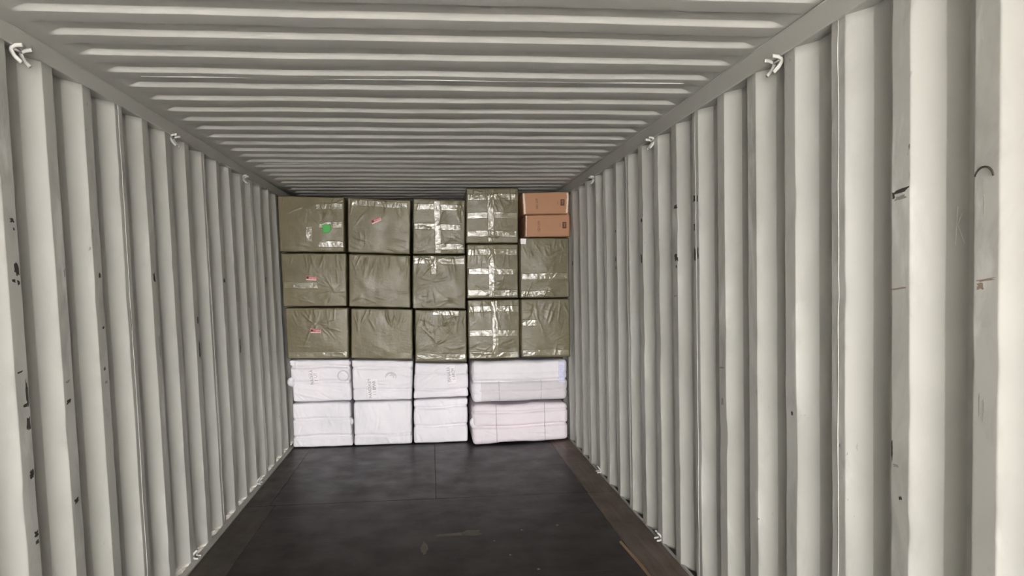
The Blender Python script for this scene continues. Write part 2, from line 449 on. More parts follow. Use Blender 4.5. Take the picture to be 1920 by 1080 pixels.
# marks on the crests of the side walls: scraped paint, rust lines, a chalk letter
def wall_mark(side, y, z, hy, hz, seed, mat, name='paint_scrape', depth=0.0, slope=0.0, j=0.55, n=18):
    r = random.Random(seed); wall = wall_left if side < 0 else wall_right
    pts = []
    for k in range(n):
        a = 2 * math.pi * k / n; q = 1 - j * r.random()
        sq = max(abs(math.cos(a)), abs(math.sin(a)))
        py, pz = y + hy * q * math.cos(a) / sq, z + hz * q * math.sin(a) / sq
        pz += slope * (py - y)
        pts.append((py, pz))
    Yp, Zp = np.array(pts).T
    v = list(zip(crest_x(side, Yp, Zp, -0.002), Yp, Zp)) + list(zip(crest_x(side, Yp, Zp, 0.0007), Yp, Zp))
    f = [tuple(range(n, 2 * n)), tuple(range(n))[::-1]] + [(i, (i + 1) % n, n + (i + 1) % n, n + i) for i in range(n)]
    return mesh_obj(name, v, f, mat, wall)
MARKS = []
def crestL(k): return PH_L + k * PITCH
def crestR(k): return PH_R + k * PITCH
for k, (dy, z, hy, hz) in enumerate(((0.050, 1.385, 0.013, 0.026), (0.056, 1.345, 0.008, 0.008), (0.030, 1.350, 0.010, 0.006), (0.045, 1.525, 0.012, 0.007), (0.052, 1.50, 0.005, 0.005))):
    wall_mark(-1, crestL(0) + dy - 0.001, z, hy, hz, 100 + k, MAT['rust'])
for k, (dy, z, hy, hz) in enumerate(((0.058, 1.02, 0.007, 0.045), (0.045, 0.985, 0.016, 0.007), (0.054, 0.93, 0.012, 0.026), (0.052, 0.78, 0.012, 0.014), (0.054, 0.60, 0.012, 0.010), (0.056, 0.575, 0.010, 0.008), (0.030, 1.085, 0.018, 0.003))):
    wall_mark(-1, crestL(0) + dy - 0.001, z, hy, hz, 120 + k, MAT['rust'], slope=0.15)
for k, (kk, dy, z, hy, hz) in enumerate(((1, 0.030, 1.02, 0.018, 0.004), (1, 0.028, 0.955, 0.018, 0.008), (1, 0.035, 0.625, 0.018, 0.009), (1, 0.058, 1.375, 0.006, 0.016), (2, 0.045, 1.37, 0.010, 0.012), (2, 0.035, 1.03, 0.010, 0.006), (2, 0.040, 0.98, 0.012, 0.006),
                                        (2, 0.046, 1.18, 0.01, 0.006), (4, 0.034, 1.365, 0.012, 0.024), (4, 0.046, 1.06, 0.007, 0.06), (6, 0.05, 1.15, 0.01, 0.02), (8, 0.034, 1.355, 0.020, 0.018), (10, 0.05, 1.2, 0.01, 0.03), (12, 0.04, 1.36, 0.012, 0.03),
                                        (6, 0.05, 1.0, 0.012, 0.05), (7, 0.05, 0.95, 0.012, 0.04), (9, 0.04, 0.95, 0.012, 0.05), (11, 0.04, 0.98, 0.02, 0.03), (3, 0.03, 1.2, 0.012, 0.05))):
    wall_mark(-1, crestL(kk) + dy, z, hy, hz, 140 + k, MAT['rust'] if k % 3 else MAT['grime'], slope=0.2)
for k, (kk, dy, z, hy, hz) in enumerate(((7, 0.020, 1.655, 0.025, 0.010), (7, 0.018, 1.425, 0.025, 0.020), (7, 0.014, 1.385, 0.010, 0.008), (6, 0.050, 1.665, 0.012, 0.018), (6, 0.014, 1.665, 0.007, 0.018), (6, 0.052, 1.545, 0.008, 0.018), (6, 0.050, 1.43, 0.011, 0.036), (6, 0.013, 1.435, 0.008, 0.028),
                                        (9, 0.02, 1.64, 0.018, 0.012), (9, 0.03, 1.44, 0.012, 0.03), (11, 0.02, 1.62, 0.014, 0.01), (11, 0.03, 1.45, 0.012, 0.016), (11, 0.03, 1.40, 0.01, 0.012), (16, 0.03, 1.46, 0.02, 0.02))):
    wall_mark(1, crestR(kk) + dy, z, hy, hz, 180 + k, MAT['rust'])
for k, (kk, dy, z, hy, hz, mt) in enumerate(((1, 0.035, 1.531, 0.034, 0.005, 'rust'), (1, 0.062, 1.522, 0.006, 0.012, 'rust'), (1, 0.035, 1.515, 0.028, 0.005, 'grime'), (1, 0.04, 1.298, 0.034, 0.003, 'rust_brown'), (0, 0.035, 1.318, 0.034, 0.003, 'rust_brown'),
                                          (0, 0.05, 1.305, 0.012, 0.008, 'rust_brown'), (1, 0.066, 0.90, 0.004, 0.03, 'rust'), (1, 0.05, 0.865, 0.014, 0.004, 'grime'), (1, 0.03, 0.79, 0.006, 0.005, 'rust'), (0, 0.042, 1.47, 0.0012, 0.022, 'grime'),
                                          (0, 0.05, 1.06, 0.0010, 0.030, 'grime'), (0, 0.038, 1.05, 0.0010, 0.026, 'grime'), (5, 0.04, 0.98, 0.03, 0.004, 'grime'), (7, 0.03, 1.25, 0.03, 0.003, 'grime'), (3, 0.03, 0.9, 0.006, 0.008, 'rust'), (5, 0.04, 0.85, 0.01, 0.02, 'grime'))):
    wall_mark(1, crestR(kk) + dy, z, hy, hz, 210 + k, MAT[mt], slope=-0.1)
arc = [(float(crest_x(1, crestR(0) + 0.042 + 0.026 * math.cos(a), 1.525 + 0.022 * math.sin(a), 0.0002)), crestR(0) + 0.042 + 0.026 * math.cos(a), 1.525 + 0.022 * math.sin(a)) for a in np.linspace(0.25, math.pi - 0.05, 16)]
v, f = tube(arc, 0.0022, 6); mesh_obj('scraped_arc', v, f, MAT['rust'], wall_right, True)
for a, b in (((0.158, 1.480), (0.163, 1.395)), ((0.163, 1.432), (0.139, 1.470)), ((0.158, 1.442), (0.134, 1.398))):   # the letter K on a valley face
    yb = crestR(0) + 0.015
    v, f = tube([(WR(1.43) + DEPTH - 0.0012, yb + a[0], a[1]), (WR(1.43) + DEPTH - 0.0012, yb + b[0], b[1])], 0.0010, 5)
    mesh_obj('chalk_stroke', v, f, MAT['chalk'], wall_right)

# ground outside the open door
gv, gf = box_mesh(-40, 40, -45, 20, -1.45, -1.25)
structure(mesh_obj('ground', gv, gf, MAT['concrete']))

# ------------------------------------------------------------------ lashing rings
def ring_meshes(side):
    s = side; out = []
    for dy in (-0.027, 0.027):
        p = smooth_path([(-0.026 * s, dy, 0.014), (-0.006 * s, dy, 0.012), (0.006 * s, dy, 0.003), (-0.002 * s, dy * 0.96, -0.016), (-0.020 * s, dy * 0.85, -0.036)], 5)
        out.append(tube(p, 0.0062, 10))
    out.append(tube([(0.004 * s, -0.030, 0.006), (0.004 * s, 0.030, 0.006)], 0.005, 8))
    return out
def merge(parts):
    V, F = [], []
    for v, f in parts:
        o = len(V); V += [tuple(p) for p in v]; F += [tuple(i + o for i in q) for q in f]
    return V, F
def ring(side, y, z, label, floor_ring=False):
    x = (WL(z) if side < 0 else WR(z))
    root = empty('lashing_ring', (x, y, z))
    thing(root, label, 'lashing ring', 'lashing rings along the side walls')
    parts = ring_meshes(side)
    if floor_ring:
        parts = [([(p[0] * 0.85, p[1] * 0.8, -p[2] * 0.8) for p in v], [q[::-1] for q in f]) for v, f in parts]
    for v, f in parts[:2]: mesh_obj('hook', v, f, MAT['ring'], root, True)
    mesh_obj('crossbar', *parts[2], MAT['ring'], root, True)
TZ_L, TZ_R = RB_L - 0.012, RB_R - 0.012
ring(-1, 2.455, TZ_L, 'largest bent steel lashing ring under the left top rail, nearest the camera')
ring(-1, 3.835, TZ_L, 'second bent steel lashing ring along the left top rail, between the near and far ones')
ring(-1, 5.230, TZ_L, 'small far lashing ring under the left top rail, close to the olive wrapped cargo')
ring(1, 2.370, TZ_R, 'largest bent steel lashing ring under the right top rail, nearest the camera')
ring(1, 3.742, TZ_R, 'second bent steel lashing ring along the right top rail, midway to the cargo')
ring(1, 5.135, TZ_R, 'small far lashing ring under the right top rail, close to the brown cartons')
ring(-1, 3.78, 0.022, 'steel lashing ring low on the left wall at the floor edge, nearest the camera', True)
ring(-1, 5.15, 0.022, 'small far steel lashing ring low on the left wall near the white sacks', True)
ring(1, 3.70, 0.022, 'steel lashing ring low on the right wall at the floor edge, nearer one', True)
ring(1, 5.08, 0.022, 'small far steel lashing ring low on the right wall near the long white bale', True)

# ------------------------------------------------------------------ wrapped cargo
class Face:
    """front face of a soft-edged wrapped block: quad TL,TR,BR,BL in (x,z), front at y"""
    def __init__(s, quad, yf, depth, r, bulge, seed, creases=(), grooves=(), lump=0.002, wob=0.003):
        s.q = np.array(quad); s.yf = yf; s.depth = depth; s.r = r; s.bulge = bulge; s.seed = seed
        s.tilt = 0.0; s.cr = list(creases); s.gr = list(grooves); s.lump = lump; s.wob = wob
        s.w = np.linalg.norm(s.q[1] - s.q[0]); s.h = np.linalg.norm(s.q[3] - s.q[0])
    def xz(s, u, v):                          # v = 0 at the top
        q = s.q; P = []
        for k in (0, 1):
            P.append((q[0][k] * (1 - u) + q[1][k] * u) * (1 - v) + (q[3][k] * (1 - u) + q[2][k] * u) * v)
        eu, ev = 2 * u - 1, 2 * v - 1         # edges pull in a little and waver
        inx = np.sign(eu) * np.abs(eu) ** 8 * (s.wob * (0.6 + 1.6 * (vnoise(v * 5 + s.seed, v * 0 + 3, s.seed + 5) + 0.5)))
        inz = np.sign(ev) * np.abs(ev) ** 8 * (s.wob * (0.6 + 1.6 * (vnoise(u * 6 + 2, u * 0 + s.seed, s.seed + 6) + 0.5)))
        for gv, gd, gw in s.gr:               # waist at each groove
            inx = inx + np.sign(eu) * np.abs(eu) ** 10 * gd * 0.7 * np.exp(-((v - gv) * s.h / gw) ** 2)
        rr = s.r * 1.05                       # round the four corners of the outline
        a = np.clip(rr - np.minimum(u, 1 - u) * s.w, 0, None); b = np.clip(rr - np.minimum(v, 1 - v) * s.h, 0, None)
        dist = np.sqrt(a * a + b * b); k = np.where(dist > rr, 1 - rr / np.maximum(dist, 1e-9), 0.0)
        inx = inx + np.sign(eu) * a * k; inz = inz + np.sign(ev) * b * k
        return P[0] - inx, P[1] + inz
    def y(s, u, v):
        du = np.minimum(u, 1 - u) * s.w; dv = np.minimum(v, 1 - v) * s.h
        d = np.minimum(du, dv)
        rr = s.r
        corner = np.sqrt(np.clip(rr - du, 0, None) ** 2 + np.clip(rr - dv, 0, None) ** 2)
        y = rr - np.sqrt(np.clip(rr * rr - np.minimum(corner, rr) ** 2, 0, None))
        y = y - s.bulge * (1 - (2 * u - 1) ** 2) * (1 - (2 * v - 1) ** 2)
        X, Z = u * s.w, v * s.h
        ins = np.clip(d / 0.02, 0, 1)
        y = y - s.tilt * (0.5 - v)
        y = y - ins * s.lump * (2 * vnoise(X * 9 + s.seed, Z * 9, s.seed) + vnoise(X * 24, Z * 20 + s.seed, s.seed + 1))
        for gv, gd, gw in s.gr:
            y = y + 1.5 * gd * np.exp(-((v - gv + 0.012 * np.sin(u * 7 + s.seed)) * s.h / gw) ** 2)
        for (cu, cv, ang, ln, wd, h) in s.cr:
            ca, sa = math.cos(ang), math.sin(ang)
            dx, dz = X - cu * s.w, Z - cv * s.h
            t = (dx * ca + dz * sa) / ln; p = (-dx * sa + dz * ca) + 0.12 * ln * np.sin(t * 2.2 + cu * 20) * 0.4
            k = np.clip(1 - t * t, 0, 1)
            y = y - ins * h * k * np.exp(-(p / wd) ** 2)
        if isinstance(s.yf, tuple): y = y + s.yf[0] * (1 - u) + s.yf[1] * u
        else: y = y + s.yf
        return y
    def mesh(s, name, mat, parent=None, nu=96, nv=88):
        u = np.linspace(0, 1, nu); v = np.linspace(0, 1, nv)
        u = 0.5 - 0.5 * np.sign(0.5 - u) * np.abs(1 - 2 * u) ** 0.9; v = 0.5 - 0.5 * np.sign(0.5 - v) * np.abs(1 - 2 * v) ** 0.9
        U, V = np.meshgrid(u, v)
        X, Z = s.xz(U, V); Yv = s.y(U, V)
        verts = [tuple(p) for p in np.stack([X.ravel(), Yv.ravel(), Z.ravel()], 1)]
        faces = grid_faces(nu, nv, 0, True)
        ring_ = [i for i in range(nu)] + [j * nu + nu - 1 for j in range(1, nv)] + [(nv - 1) * nu + i for i in range(nu - 2, -1, -1)] + [j * nu for j in range(nv - 2, 0, -1)]
        yb = (min(s.yf) if isinstance(s.yf, tuple) else s.yf) + s.depth
        prev = ring_
        for t in (0.12, 0.5, 0.94, 1.0):
            base = len(verts); shrink = 0.02 if t == 1.0 else 0.0
            cx, cz = s.q[:, 0].mean(), s.q[:, 1].mean()
            for i in ring_:
                x, y, z = verts[i]
                verts.append((x + (cx - x) * shrink, y + (yb - y) * t, z + (cz - z) * shrink))
            cur = list(range(base, base + len(ring_)))
            for a in range(len(ring_)):
                b = (a + 1) % len(ring_)
                faces.append((prev[a], prev[b], cur[b], cur[a]))
            prev = cur
        faces.append(tuple(prev))
        return mesh_obj(name, verts, faces, mat, parent, True)
    def patch(s, name, u0, u1, v0, v1, mat, parent, lift=0.0012, nu=60, nv=8, wave=0.0, crinkle=0.0, seed=0, rot=0.0, ragged_=0.0):
        """thin sheet that follows the face (tape, sticker, label)"""
        U, V = np.meshgrid(np.linspace(0, 1, nu), np.linspace(0, 1, nv))
        uu = u0 + (u1 - u0) * U; vv = v0 + (v1 - v0) * V
        if rot:
            cu, cv = (u0 + u1) / 2, (v0 + v1) / 2
            a, b = (uu - cu) * s.w, (vv - cv) * s.h
            uu = cu + (a * math.cos(rot) - b * math.sin(rot)) / s.w; vv = cv + (a * math.sin(rot) + b * math.cos(rot)) / s.h
        horiz = (u1 - u0) * s.w >= (v1 - v0) * s.h
        if wave:
            if horiz: vv = vv + wave * np.sin(uu * 5.0 + seed) + wave * 0.5 * vnoise(uu * 9 + seed, V * 2, seed + 3)
            else: uu = uu + wave * np.sin(vv * 4.0 + seed) + wave * 0.5 * vnoise(vv * 9 + seed, U * 2, seed + 3)
        if ragged_:
            vv = vv + ragged_ * vnoise(uu * 40 + seed, V * 3, seed + 8) * np.abs(2 * V - 1)
            uu = uu + ragged_ * vnoise(vv * 40 + seed, U * 3, seed + 9) * np.abs(2 * U - 1)
        uu = np.clip(uu, 0.004, 0.996); vv = np.clip(vv, 0.004, 0.996)
        X, Z = s.xz(uu, vv)
        Yf = s.y(uu, vv) - lift
        if crinkle:
            Yf = Yf - crinkle * (vnoise(X * 60 + seed, Z * 45, seed + 1) + 0.7 * vnoise(X * 26 + seed, Z * 90, seed + 2) + 0.5)
        A = np.stack([X.ravel(), Yf.ravel(), Z.ravel()], 1); B = A + np.array([0, lift * 0.5 , 0])
        n = nu * nv; F = grid_faces(nu, nv, 0, True) + grid_faces(nu, nv, n, False)
        ring_ = [i for i in range(nu)] + [j * nu + nu - 1 for j in range(1, nv)] + [(nv - 1) * nu + i for i in range(nu - 2, -1, -1)] + [j * nu for j in range(nv - 2, 0, -1)]
        for a in range(len(ring_)):
            b = (a + 1) % len(ring_); F.append((ring_[a], ring_[b], ring_[b] + n, ring_[a] + n))
        return mesh_obj(name, np.concatenate([A, B]), F, mat, parent, True)
    def text(s, name, body, u, v, size, rot, mat, parent, lift=0.003, sx=1.0):
        P, F = text_mesh(body, size)
        a, b = P[:, 0] * sx, P[:, 1]
        x = a * math.cos(rot) - b * math.sin(rot); z = a * math.sin(rot) + b * math.cos(rot)
        uu = np.clip(u + x / s.w, 0.01, 0.99); vv = np.clip(v - z / s.h, 0.01, 0.99)
        X, Z = s.xz(uu, vv); Yf = s.y(uu, vv) - lift - P[:, 2]
        return mesh_obj(name, np.stack([X, Yf, Z], 1), F, mat, parent)

def random_creases(seed, n, w, h, foci=(), top=0.4):
    r = random.Random(seed); out = []
    for k in range(n):
        q = r.random()
        if foci and q < 0.5:                  # folds radiating from where the tape is pulled tight
            fu, fv = r.choice(foci); a = r.uniform(0, 2 * math.pi); d = r.uniform(0.08, 0.30)
            cu, cv = fu + d * math.cos(a), fv + d * math.sin(a)
            out.append((cu, cv, a + r.uniform(-0.25, 0.25), r.uniform(0.03, 0.10), r.uniform(0.004, 0.009), r.uniform(-0.0012, 0.0024)))
        elif q < 0.5 + top * 0.6:             # hanging folds along the upper edge
            out.append((r.uniform(0.05, 0.95), r.uniform(0.04, 0.30), math.pi / 2 + r.uniform(-0.5, 0.5), r.uniform(0.03, 0.10), r.uniform(0.005, 0.011), r.uniform(0.0003, 0.0026)))
        elif q < 0.9:
            out.append((r.uniform(0.05, 0.95), r.uniform(0.70, 0.96), r.uniform(-0.5, 0.5), r.uniform(0.03, 0.09), r.uniform(0.005, 0.011), r.uniform(-0.0008, 0.0026)))
        else:
            out.append((r.uniform(0.1, 0.9), r.uniform(0.1, 0.9), r.uniform(0, math.pi), r.uniform(0.02, 0.08), r.uniform(0.004, 0.009), r.uniform(-0.001, 0.0018)))
    return out

QUADS = {  # front corners back-projected from image pixels, with the image's slant left in
 'c1top':([(-1.1911, 2.0283), (-0.668, 2.0138), (-0.6752, 1.5755), (-1.1843, 1.5823)],(6.2, 6.2)),
 'c2top':([(-0.6451, 2.0133), (-0.1429, 1.9887), (-0.1586, 1.552), (-0.6539, 1.5736)],(6.2, 6.2)),
 'c3top':([(-0.1258, 2.0016), (0.293, 1.9844), (0.2839, 1.5494), (-0.1378, 1.552)],(6.17, 6.17)),
 'c4top':([(0.2987, 2.0764), (0.7191, 2.0759), (0.7117, 1.6316), (0.2886, 1.6336)],(6.12, 6.12)),
 'cartU':([(0.7292, 2.0194), (1.1023, 2.0263), (1.0987, 1.8511), (0.7378, 1.8478)],(5.97, 5.97)),
 'cartL':([(0.7542, 1.8461), (1.1103, 1.8494), (1.1117, 1.6739), (0.7524, 1.6726)],(5.99, 5.99)),
 'c1mid':([(-1.1767, 1.5746), (-0.6616, 1.5695), (-0.6677, 1.1418), (-1.1676, 1.1476)],(6.2, 6.2)),
 'c2mid':([(-0.647, 1.5668), (-0.1553, 1.5455), (-0.163, 1.1217), (-0.6547, 1.1381)],(6.2, 6.2)),
 'c3mid':([(-0.1388, 1.546), (0.2886, 1.5425), (0.2821, 1.1071), (-0.1492, 1.1156)],(6.17, 6.17)),
 'c4mid':([(0.295, 1.6272), (0.7128, 1.6252), (0.7077, 1.1892), (0.2894, 1.1917)],(6.13, 6.13)),
 'c5mid':([(0.7133, 1.6701), (1.1118, 1.6686), (1.1119, 1.1881), (0.7107, 1.1891)],(6.03, 6.03)),
 'c1bot':([(-1.1554, 1.141), (-0.6573, 1.1343), (-0.6629, 0.7235), (-1.1455, 0.7325)],(6.2, 6.2)),
 'c2bot':([(-0.6394, 1.1293), (-0.1474, 1.1128), (-0.1539, 0.7004), (-0.6474, 0.7214)],(6.2, 6.2)),
 'c3bot':([(-0.1308, 1.1081), (0.288, 1.0988), (0.2852, 0.6745), (-0.1367, 0.6834)],(6.18, 6.18)),
 'c4bot':([(0.2948, 1.1819), (0.7179, 1.181), (0.7152, 0.6975), (0.2945, 0.6958)],(6.14, 6.14)),
 'c5bot':([(0.718, 1.1828), (1.1157, 1.1813), (1.1195, 0.705), (0.7138, 0.7099)],(6.06, 6.06)),
 'w1u':([(-1.1435, 0.7224), (-0.6560, 0.7134), (-0.6490, 0.3721), (-1.1195, 0.3745)],(6.24, 6.24)),
 'w1l':([(-1.128, 0.3704), (-0.6620, 0.3686), (-0.6490, 0.003), (-1.1296, 0.003)],(6.24, 6.24)),
 'w2u':([(-0.6513, 0.711), (-0.1500, 0.6897), (-0.1670, 0.367), (-0.6440, 0.3701)],(6.24, 6.24)),
 'w2l':([(-0.6420, 0.3655), (-0.1690, 0.3627), (-0.1710, 0.003), (-0.6450, 0.003)],(6.24, 6.24)),
 'w3u':([(-0.1424, 0.672), (0.2990, 0.6585), (0.2965, 0.3788), (-0.1593, 0.3727)],(6.24, 6.24)),
 'w3l':([(-0.1572, 0.3683), (0.2900, 0.3739), (0.2870, 0.003), (-0.1644, 0.003)],(6.24, 6.24)),
 'w4u':([(0.3060, 0.6944), (1.1180, 0.6898), (1.1135, 0.3371), (0.3080, 0.3443)],(6.07, 6.15)),
 'w4l':([(0.3060, 0.3402), (1.1157, 0.3326), (1.1234, 0.003), (0.3000, 0.003)],(6.07, 6.15)),
}
def base_point(q, yf):
    q = np.array(q); return (float(q[2:, 0].mean()), float(np.mean(yf)) + 0.3, float(q[2:, 1].min()))

# tape bands per olive box: ('h', v, u0, u1) or ('v', u, v0, v1)
OLIVE = {
 'c1top': (dict(seed=1, n=46, foci=[(0.45, 0.2), (0.72, 0.15)], grey=0), [('h', 0.17, 0.58, 0.97), ('h', 0.51, 0.62, 0.96), ('h', 0.86, 0.60, 0.98), ('v', 0.47, 0.55, 0.82)],
           'olive wrapped box with a green sticker, top of the left-hand column'),
 'c2top': (dict(seed=2, n=40, foci=[(0.65, 0.12), (0.25, 0.9)], grey=0), [('h', 0.10, 0.05, 0.95)],
           'olive wrapped box with a tilted red sticker, top row, second column from the left'),
 'c3top': (dict(seed=3, n=44, foci=[(0.48, 0.5), (0.8, 0.85)], grey=1), [('h', 0.15, 0.02, 0.98), ('h', 0.505, 0.02, 0.92), ('v', 0.47, 0.02, 0.98), ('h', 0.86, 0.5, 0.97)],
           'olive wrapped box with two bright tape bands, top row, left of the tallest column'),
 'c4top': (dict(seed=4, n=46, foci=[(0.45, 0.15), (0.6, 0.5), (0.45, 0.8)], grey=1), [('h', 0.165, 0.02, 0.98), ('h', 0.50, 0.02, 0.98), ('h', 0.83, 0.02, 0.98), ('v', 0.47, 0.02, 0.98)],
           'highest olive wrapped box, almost touching the roof beside the brown cartons'),
 'c1mid': (dict(seed=5, n=44, foci=[(0.8, 0.7)], grey=0), [('h', 0.60, 0.02, 0.55)],
           'olive wrapped box with a red sticker, middle of the left-hand column'),
 'c2mid': (dict(seed=6, n=34, foci=[], grey=0), [],
           'plain olive wrapped box with no sticker, directly below the tilted red sticker box'),
 'c3mid': (dict(seed=7, n=50, foci=[(0.38, 0.15), (0.38, 0.5)], grey=1), [('h', 0.11, 0.02, 0.98), ('v', 0.40, 0.02, 0.35)],
           'olive wrapped box with folds fanning from its top, middle of the third column'),
 'c4mid': (dict(seed=8, n=40, foci=[(0.47, 0.2), (0.47, 0.9)], grey=1), [('h', 0.145, 0.02, 0.98), ('h', 0.505, 0.03, 0.95), ('h', 0.90, 0.02, 0.98), ('v', 0.47, 0.02, 0.98)],
           'olive wrapped box with the brightest white tape cross, middle of the fourth column'),
 'c5mid': (dict(seed=9, n=48, foci=[(0.2, 0.75), (0.85, 0.2), (0.6, 0.75)], grey=1), [('h', 0.635, 0.03, 0.97), ('h', 0.93, 0.02, 0.6)],
           'olive wrapped box directly under the two brown cartons by the right wall'),
 'c1bot': (dict(seed=10, n=40, foci=[(0.5, 0.3)], grey=0), [('h', 0.93, 0.02, 0.98)],
           'olive wrapped box with a red sticker, lowest in the left-hand column'),
 'c2bot': (dict(seed=11, n=26, foci=[], grey=0), [],
           'smooth plain olive wrapped box, lowest of the second column, on a white sack'),
 'c3bot': (dict(seed=12, n=48, foci=[(0.42, 0.65), (0.45, 0.3)], grey=1), [('h', 0.05, 0.35, 0.85), ('h', 0.90, 0.02, 0.98)],
           'olive wrapped box with an arch of folds, lowest of the third column'),
 'c4bot': (dict(seed=13, n=44, foci=[(0.5, 0.15), (0.5, 0.75)], grey=1), [('h', 0.16, 0.02, 0.98), ('h', 0.565, 0.02, 0.97), ('h', 0.93, 0.02, 0.98), ('v', 0.515, 0.02, 0.98)],
           'olive wrapped box with a pale tape cross, on the long white bale'),
 'c5bot': (dict(seed=14, n=44, foci=[(0.7, 0.75), (0.3, 0.15)], grey=1), [('h', 0.40, 0.03, 0.32), ('h', 0.92, 0.02, 0.98)],
           'lowest olive wrapped box touching the right wall, on the long white bale'),
}
def red_sticker(F, par, u, v, rot, seed):
    w, h = 0.083 / F.w, 0.034 / F.h
    st = F.patch('sticker', u - w / 2, u + w / 2, v - h / 2, v + h / 2, MAT['sticker_pale'], par, 0.0040, 20, 10, rot=rot)
    st['label'] = 'small red and white sticker'
    ca, sa = math.cos(rot), math.sin(rot)
    def at(a, b): return u + (a * ca - b * sa) / F.w, v + (a * sa + b * ca) / F.h
    cu, cv = at(0.0, -0.005); hw, hh = 0.078 / F.w / 2, 0.020 / F.h / 2
    F.patch('red_band', cu - hw, cu + hw, cv - hh, cv + hh, MAT['sticker_red'], st, 0.0052, 20, 6, rot=rot)
    cu, cv = at(-0.027, -0.003); hw, hh = 0.017 / F.w / 2, 0.017 / F.h / 2
    F.patch('printed_icon', cu - hw, cu + hw, cv - hh, cv + hh, MAT['sticker_dark'], st, 0.0064, 6, 6, rot=rot)
    cu, cv = at(0.012, -0.004)
    F.text('printed_text', 'Fragile', cu, cv, 0.020, -rot, MAT['sticker_pale'], st, 0.0068)
for key, (p, tapes, label) in OLIVE.items():
    quad, yf = QUADS[key]; yf = yf[0]
    F = Face(quad, yf, 0.60, 0.009, 0.007, p['seed'] * 7, random_creases(p['seed'], int(p['n'] * (1.7 if p['grey'] else 1.25)), 0, 0, p['foci']), (), 0.0016, 0.0016)
    F.tilt = {'c3top': 0.020, 'c4top': 0.016, 'c2top': 0.010, 'c4mid': 0.004, 'c5mid': 0.004}.get(key, 0.0)
    root = empty('wrapped_box', base_point(quad, yf)); thing(root, label, 'box', 'olive wrapped boxes stacked on the white sacks')
    inv = Matrix.Translation(-root.location)
    kids = [F.mesh('wrapping', MAT['wrap_grey' if p['grey'] else 'wrap'], root)]
    for k, (d, c, a0, a1) in enumerate(tapes):
        th = 0.052
        if d == 'h':
            hv = th / F.h / 2
            kids.append(F.patch('packing_tape', a0, a1, c - hv, c + hv, MAT['tape'], root, 0.0016 + 0.0003 * k, 90, 12, 0.006, 0.0011, p['seed'] * 5 + k, ragged_=0.010))
        else:
            hu = th / F.w / 2
            kids.append(F.patch('packing_tape', c - hu, c + hu, a0, a1, MAT['tape'], root, 0.0016 + 0.0003 * k, 12, 90, 0.012, 0.0011, p['seed'] * 5 + k, ragged_=0.010))
    if key == 'c1top':
        g = F.patch('sticker', 0.665, 0.785, 0.50, 0.645, MAT['green'], root, 0.0046, 16, 16, ragged_=0.03, seed=4); g['label'] = 'bright green sticker'
    if key == 'c2top': red_sticker(F, root, 0.455, 0.405, -0.42, 1)
    if key == 'c1mid': red_sticker(F, root, 0.455, 0.47, 0.07, 2)
    if key == 'c1bot': red_sticker(F, root, 0.475, 0.455, 0.03, 3)
    if key == 'c5mid':
        g = F.patch('sticker', 0.0, 0.125, 0.01, 0.105, MAT['label_paper'], root, 0.004, 10, 10, rot=0.06); g['label'] = 'small white tag on the corner'
    for c in root.children_recursive:
        if c.parent is root: c.matrix_parent_inverse = inv

# ------------------------------------------------------------------ brown cartons
for key, label, seed in (('cartU', 'upper brown cardboard carton of the two beside the highest olive box', 31), ('cartL', 'lower brown cardboard carton of the pair, set a little to the right', 32)):
    quad, yf = QUADS[key]; yf = yf[0]
    F = Face(quad, yf, 0.5, 0.004, 0.002, seed, (), (), 0.0008, 0.001)
    root = empty('cardboard_carton', base_point(quad, yf)); thing(root, label, 'carton', 'brown cartons in the top right corner')
    F.mesh('carton_body', MAT['carton'], root, 40, 24)
    e = F.patch('worn_edge', 0.004, 0.050 if key == 'cartU' else 0.028, 0.02, 0.98, MAT['carton_edge'], root, 0.0010, 4, 40, 0.004, 0, seed, ragged_=0.012)
    e['label'] = 'pale scuffed edge'
    if key == 'cartU':
        e = F.patch('worn_edge', 0.945, 0.985, 0.06, 0.95, MAT['carton_edge'], root, 0.0010, 4, 40, 0.012, 0, seed + 1, ragged_=0.015); e['label'] = 'pale scuffed edge'
    F.text('printed_text', 'NEB 4 UHM', 0.305, 0.52, 0.030, math.pi / 2, MAT['carton_ink'], root, 0.0012, 0.55)
    F.text('printed_text', 'mirmn', 0.755 if key == 'cartU' else 0.77, 0.48, 0.012, math.pi / 2, MAT['carton_ink'], root, 0.0012)
    u = 0.86 if key == 'cartU' else 0.875
    ic = F.patch('printed_emblem', u - 0.045, u + 0.045, 0.34, 0.62, MAT['carton_ink'], root, 0.0012, 8, 8)
    F.text('emblem_stroke', '7', u + 0.004, 0.48, 0.036, 0.2, MAT['carton'], ic, 0.002)
    inv = Matrix.Translation(-root.location)
    for c in root.children: c.matrix_parent_inverse = inv

